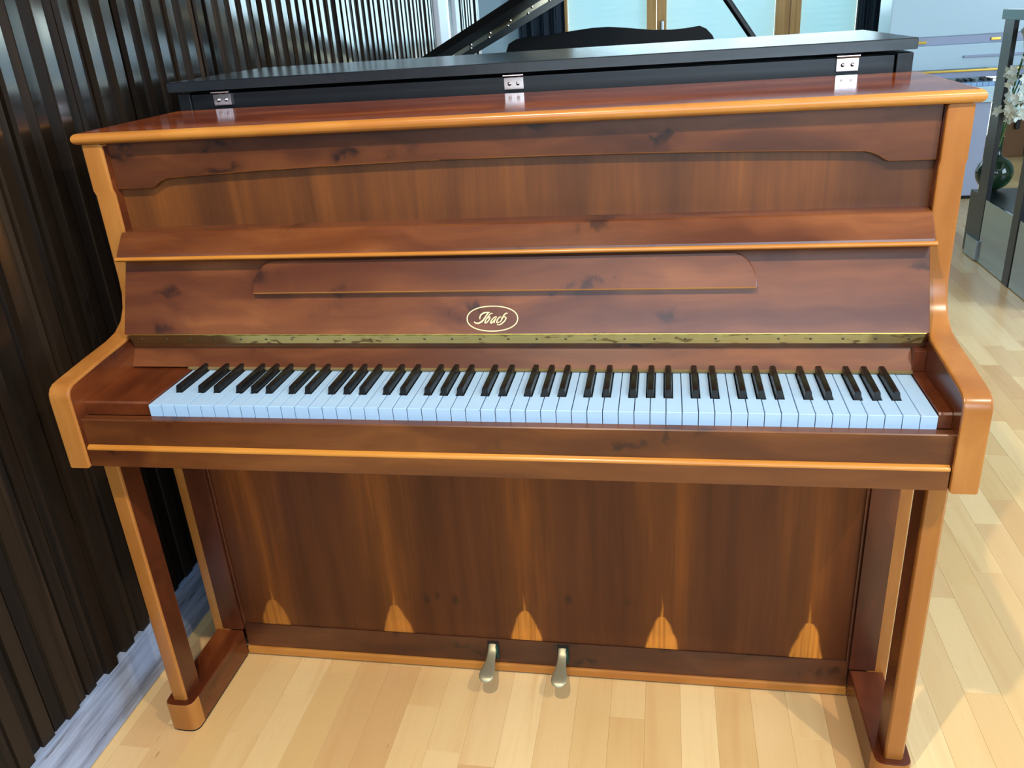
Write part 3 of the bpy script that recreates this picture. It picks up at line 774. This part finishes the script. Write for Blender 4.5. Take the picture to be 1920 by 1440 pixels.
# pedals --------------------------------------------------------------------
def pedal(px):
    stn = [(0.262, 0.0670, 0.0074, 0.004), (0.249, 0.0720, 0.0082, 0.006), (0.240, 0.0715, 0.0092, 0.006), (0.233, 0.0640, 0.0092, 0.0045), (0.221, 0.0590, 0.0094, 0.0045),
           (0.207, 0.0570, 0.0106, 0.005), (0.193, 0.0570, 0.0132, 0.0055), (0.180, 0.0575, 0.0156, 0.006), (0.168, 0.0575, 0.0164, 0.006), (0.160, 0.0565, 0.0150, 0.006), (0.1545, 0.0540, 0.0110, 0.0045), (0.152, 0.0515, 0.004, 0.002)]
    bm = bmesh.new(); rings = []
    for y_, z_, w_, h_ in stn:
        rings.append([bm.verts.new((px+w_*math.copysign(abs(math.cos(2*math.pi*k/14))**0.7, math.cos(2*math.pi*k/14)), y_, z_-h_*0.3+(h_*0.7 if math.sin(2*math.pi*k/14) > 0 else h_*0.5)*math.copysign(abs(math.sin(2*math.pi*k/14))**0.7, math.sin(2*math.pi*k/14)))) for k in range(14)])
    for r0, r1 in zip(rings, rings[1:]):
        for k in range(14): bm.faces.new((r0[k], r0[(k+1) % 14], r1[(k+1) % 14], r1[k]))
    bm.faces.new(rings[0]); bm.faces.new(rings[-1])
    p = finish('pedal', bm, 'pedal_metal', piano, 60)
    box('pedal_bracket', px+0.0085, px+0.0130, 0.2330, 0.2600, 0.0400, 0.0740, 'pedal_bracket', p, 0.001)
    box('pedal_slot', px-0.0115, px+0.0125, 0.2415, 0.2440, 0.0330, 0.0800, 'gap_dark', p, 0.0005)
pedal(-0.0745); pedal(0.0765)

# ------------------------------------------------------------------ black upright piano standing back to back
bp = thing('upright_piano', 'satin black upright piano with chrome lid hinges standing behind the brown piano', 'piano', (-0.014, 0.83, 0))
BX0, BX1 = -0.745, 0.7265
BT = 1.2210
prism('lid', [(0.580, 1.2015), (0.580, BT-0.002), (0.582, BT), (1.046, BT), (1.048, BT-0.002), (1.048, 1.2015)], BX0-0.008, BX1, 'X', 'black_lacquer', bp, 0.0015, smooth=25)
box('side_panel', BX1-0.029, BX1+0.000, 0.600, 1.02, 0.03, 1.1960, 'black_satin', bp, 0.003)
box('side_panel', BX0, BX0+0.029, 0.600, 1.02, 0.03, 1.1960, 'black_satin', bp, 0.003)
box('back_board', BX0+0.029, BX1-0.031, 0.604, 0.640, 0.05, 1.1930, 'black_satin', bp, 0.002)
box('front_board', BX0+0.029, BX1-0.029, 0.98, 1.01, 0.05, 1.1960, 'black_satin', bp, 0.002)
box('key_shelf', BX0, BX1, 1.02, 1.28, 0.60, 0.72, 'black_satin', bp, 0.004)
for hx in (-0.642, -0.0155, 0.612):
    h = box('hinge', hx-0.0195, hx+0.0195, 0.5975, 0.6045, 1.1685, 1.1930, 'chrome', bp, 0.0006)
    tube('hinge_pin', [(hx-0.0205, 0.5955, 1.1955), (hx+0.0205, 0.5955, 1.1955)], 0.0042, 'chrome', h, 10)
    for dx in (-0.0085, 0.0085):
        b2 = bmesh.new(); bmesh.ops.create_uvsphere(b2, u_segments=10, v_segments=6, radius=0.0040, matrix=Matrix.Translation((hx+dx, 0.5972, 1.1800)))
        finish('screw', b2, 'chrome', h, 60)

# ------------------------------------------------------------------ black grand piano behind, lid raised
gp = thing('grand_piano', 'polished black grand piano with raised lid seen over the black upright', 'piano', (0.0, 2.9, 0))
gout = [(-0.79, 1.95), (0.78, 1.95), (0.78, 2.55), (0.76, 2.75), (0.66, 2.98), (0.46, 3.15), (0.32, 3.30), (0.22, 3.50), (0.08, 3.65), (-0.20, 3.73), (-0.50, 3.72), (-0.72, 3.62), (-0.79, 3.45)]
prism('case', gout, 0.70, 1.02, 'Z', 'black_polish', gp, 0.006)
for lx_, ly_ in ((-0.68, 2.15), (0.66, 2.15), (-0.35, 3.50)):
    prism('leg', [(lx_-0.05, ly_-0.05), (lx_+0.05, ly_-0.05), (lx_+0.05, ly_+0.05), (lx_-0.05, ly_+0.05)], 0.0, 0.70, 'Z', 'black_polish', gp, 0.004)
al = math.atan2(0.138, 0.33); ld = Vector((math.cos(al), 0, math.sin(al))); lnn = Vector((-math.sin(al), 0, math.cos(al)))
LP = Vector((-0.5407, 0, 1.1753))
def lid_piece(name, y0, y1, s0, s1, d0, d1, mat, par, skew=0.0):
    bm = bmesh.new(); vs = []
    for s_ in (s0, s1):
        for y_ in (y0, y1):
            for d_ in (d0, d1): vs.append(bm.verts.new(LP+ld*s_+lnn*d_+Vector((0, y_+skew*s_, 0))))
    for q in ((0,1,3,2), (4,6,7,5), (0,4,5,1), (2,3,7,6), (0,2,6,4), (1,5,7,3)): bm.faces.new([vs[i] for i in q])
    return finish(name, bm, mat, par, 0)
SK = -0.75
glid = lid_piece('lid', 2.5361, 3.0142, -0.27, 1.15, 0, 0.024, 'black_soft', gp, SK)
lid_piece('lid_flap', 1.9476, 2.2909, -0.27, 1.15, 0, 0.024, 'black_soft', gp, SK)
bh = lid_piece('lid_hinge', 2.2909, 2.5361, -0.27, 1.15, -0.001, 0.022, 'brass', glid, SK)
for k in range(16):
    s_ = -0.06+k*0.05; yy = (2.3277 if k % 2 else 2.4993)+SK*s_
    p = LP+ld*s_+lnn*-0.002+Vector((0, yy, 0)); b2 = bmesh.new()
    bmesh.ops.create_uvsphere(b2, u_segments=6, v_segments=4, radius=0.006, matrix=Matrix.Translation(p)); finish('screw', b2, 'chrome', bh, 60)
tube('lid_prop', [(0.72, 2.4012, 1.02), (0.6074, 2.4012, 1.1638), (0.3365, 2.4012, 1.5377)], 0.013, 'black_satin', gp)
dk = [(-0.3513, 1.0289), (-0.3476, 1.1638), (-0.3342, 1.1981), (-0.3023, 1.2141), (-0.2655, 1.219), (-0.1858, 1.2202), (-0.0877, 1.23), (-0.0019, 1.2367), (0.0594, 1.2367), (0.1329, 1.2288), (0.231, 1.2153), (0.3046, 1.2118), (0.3598, 1.2141), (0.4088, 1.219), (0.4333, 1.2079), (0.4566, 1.1834), (0.4664, 1.1638), (0.4689, 1.0289)]
prism('music_desk', dk, 2.3951, 2.4135, 'Y', 'black_soft', gp, 0.003)

# ------------------------------------------------------------------ white piano by the end wall
wp = thing('console_piano', 'white polished piano with brass details standing by the end wall', 'piano', (2.45, 5.1, 0))
WA, WB = 1.70, 3.05
box('top_case', WA, WB, 5.02, 5.35, 0.995, 1.34, 'white_polish', wp, 0.01)
box('fold_recess', WA+0.01, WB-0.01, 5.03, 5.35, 0.945, 0.995, 'white_groove', wp, 0.002)
for hx in (1.905, 2.345): box('hinge', hx-0.028, hx+0.028, 5.020, 5.031, 0.957, 0.974, 'brass', wp, 0.002)
box('front_panel', WA, WB, 5.0, 5.35, 0.795, 0.945, 'white_polish', wp, 0.006)
box('music_ledge', 2.16, 2.85, 4.985, 5.001, 0.862, 0.876, 'white_groove', wp, 0.002)
box('brass_strip', WA+0.04, WB-0.04, 4.94, 5.0, 0.782, 0.795, 'brass', wp, 0.002)
box('fall_rail', WA+0.04, WB-0.04, 4.955, 5.0, 0.745, 0.782, 'white_groove', wp, 0.002)
box('key_bed', WA, WB, 4.76, 5.3, 0.61, 0.705, 'white_polish', wp, 0.006)
for k in range(36):
    box('white_key', WA+0.06+k*0.034, WA+0.0925+k*0.034, 4.80, 4.96, 0.705, 0.728, 'white_key', wp, 0.001)
for k in range(36):
    if k % 7 not in (2, 6): box('black_key', WA+0.083+k*0.034, WA+0.102+k*0.034, 4.865, 4.96, 0.728, 0.742, 'black_key', wp, 0.001)
for xa in (WA, 2.20, WB-0.1):
    lg = box('leg', xa, xa+0.105, 4.80, 4.90, 0.02, 0.61, 'white_groove', wp, 0.004)
    box('foot_pad', xa+0.005, xa+0.10, 4.80, 4.90, 0.0, 0.02, 'gap_dark', lg, 0.002)
    box('side_panel', xa, xa+0.03, 4.90, 5.30, 0.0, 0.61, 'white_polish', wp, 0.004)

# ------------------------------------------------------------------ mirrored display stand with posts, vase and flowers
ds = thing('display_stand', 'display stand with mirrored base and black posts holding a vase of flowers', 'stand', (2.05, 3.0, 0))
box('mirror_panel', 1.850, 1.862, 2.972, 3.335, 0.004, 0.315, 'mirror_panel', ds, 0.001)
box('mirror_panel', 1.850, 1.862, 2.550, 2.898, 0.004, 0.315, 'mirror_panel', ds, 0.001)
box('base', 1.862, 2.32, 2.550, 3.60, 0.0, 0.314, 'black_satin', ds, 0.002)
box('toe', 1.838, 1.862, 3.335, 3.50, 0.004, 0.105, 'mirror_panel', ds, 0.002)
box('post', 1.850, 1.872, 3.345, 3.465, 0.105, 1.134, 'black_satin', ds, 0.002)
box('post', 1.846, 1.872, 2.898, 2.972, 0.0, 1.134, 'black_satin', ds, 0.002)
box('post', 2.29, 2.32, 3.45, 3.50, 0.314, 1.134, 'black_satin', ds, 0.002)
box('top_slab', 1.838, 2.33, 2.550, 3.48, 1.134, 1.180, 'black_polish', ds, 0.003)
vx, vy = 1.948, 3.565
vz = 0.315
vprof = [(0.030, 0.0)]
for k in range(1, 15):
    a = -math.pi/2+math.pi*k/15*0.965
    vprof.append((max(0.088*math.cos(a), 0.020), 0.086+0.086*math.sin(a)))
vprof += [(0.0185, 0.185), (0.0175, 0.23), (0.0190, 0.262), (0.0220, 0.268), (0.0175, 0.268), (0.0150, 0.23), (0.0160, 0.18)]
vo = lathe('glass_vase', vprof, (vx, vy, vz), 'green_glass')
tag(vo, 'round dark green glass bottle vase on the mirrored stand', 'vase')
ft = vz+0.262
def calla(tip, label):
    t = thing('calla_lily', label, 'flower', (vx, vy, ft-0.06))
    p0 = Vector((vx, vy, ft-0.06)); p2 = Vector(tip); p1 = (p0+p2)/2+Vector((-0.01, 0, 0.03))
    tube('stem', [p0.lerp(p1, q)*(1-q)+p1.lerp(p2, q)*q for q in [k/8 for k in range(9)]], 0.0045, 'stem_green', t, 6)
    d = Vector((0.08, -0.05, 1)).normalized(); bm = bmesh.new(); rings = []; n = 14
    a = d.orthogonal().normalized(); b = d.cross(a)
    for r_, h_ in ((0.004, -0.005), (0.012, 0.02), (0.020, 0.05), (0.030, 0.078), (0.040, 0.092), (0.038, 0.093), (0.027, 0.080), (0.016, 0.05), (0.004, 0.015)):
        rings.append([bm.verts.new(p2+d*(h_+(0.018*math.cos(2*math.pi*k/n) if r_ > 0.025 else 0))+(a*math.cos(2*math.pi*k/n)+b*math.sin(2*math.pi*k/n))*r_) for k in range(n)])
    for r0, r1 in zip(rings, rings[1:]):
        for k in range(n): bm.faces.new((r0[k], r0[(k+1) % n], r1[(k+1) % n], r1[k]))
    bm.faces.new(rings[0]); bm.faces.new(rings[-1]); finish('spathe', bm, 'petal', t, 70)
def spray(centre, rad, label, seed):
    t = thing('blossom_spray', label, 'flower', (vx, vy, ft-0.06)); rr = random.Random(seed); c = Vector(centre)
    p0 = Vector((vx, vy, ft-0.06)); p1 = (p0+c)/2+Vector((-0.02, 0.01, 0.03))
    tube('stem', [p0.lerp(p1, q)*(1-q)+p1.lerp(c, q)*q for q in [k/8 for k in range(9)]], 0.0035, 'stem_green', t, 6)
    for k in range(24):
        v = Vector((rr.gauss(0, 1), rr.gauss(0, 1), rr.gauss(0, 1))).normalized()*rad*rr.uniform(0.55, 1.0); q = c+v
        bm = bmesh.new(); nrm = (v.normalized()+Vector((-0.3, -0.6, 0.1))).normalized(); a = nrm.orthogonal().normalized(); b = nrm.cross(a)
        for j in range(5):
            th = 2*math.pi*j/5+rr.random(); u = a*math.cos(th)+b*math.sin(th); s_ = nrm.cross(u); L = rr.uniform(0.024, 0.036)
            pts = [q, q+u*L*0.5+s_*L*0.36+nrm*0.004, q+u*L+nrm*0.007, q+u*L*0.5-s_*L*0.36+nrm*0.004]
            top = [bm.verts.new(p) for p in pts]; bot = [bm.verts.new(p-nrm*0.0012) for p in pts]
            bm.faces.new(top); bm.faces.new(bot[::-1])
            for i in range(4): bm.faces.new((top[i], top[(i+1) % 4], bot[(i+1) % 4], bot[i]))
        finish('blossom', bm, 'petal', t, 0)
calla((1.90, 3.30, 1.000), 'white calla lily at the top left of the flower vase')
calla((1.90, 3.20, 0.975), 'white calla lily at the right edge above the blossoms')
spray((1.90, 3.28, 0.905), 0.070, 'cluster of small white blossoms just under the calla lilies', 1)
spray((1.90, 3.24, 0.800), 0.080, 'cluster of small white blossoms in the middle of the bouquet', 2)
spray((1.90, 3.36, 0.730), 0.055, 'lowest drooping cluster of small white blossoms near the bottle neck', 3)
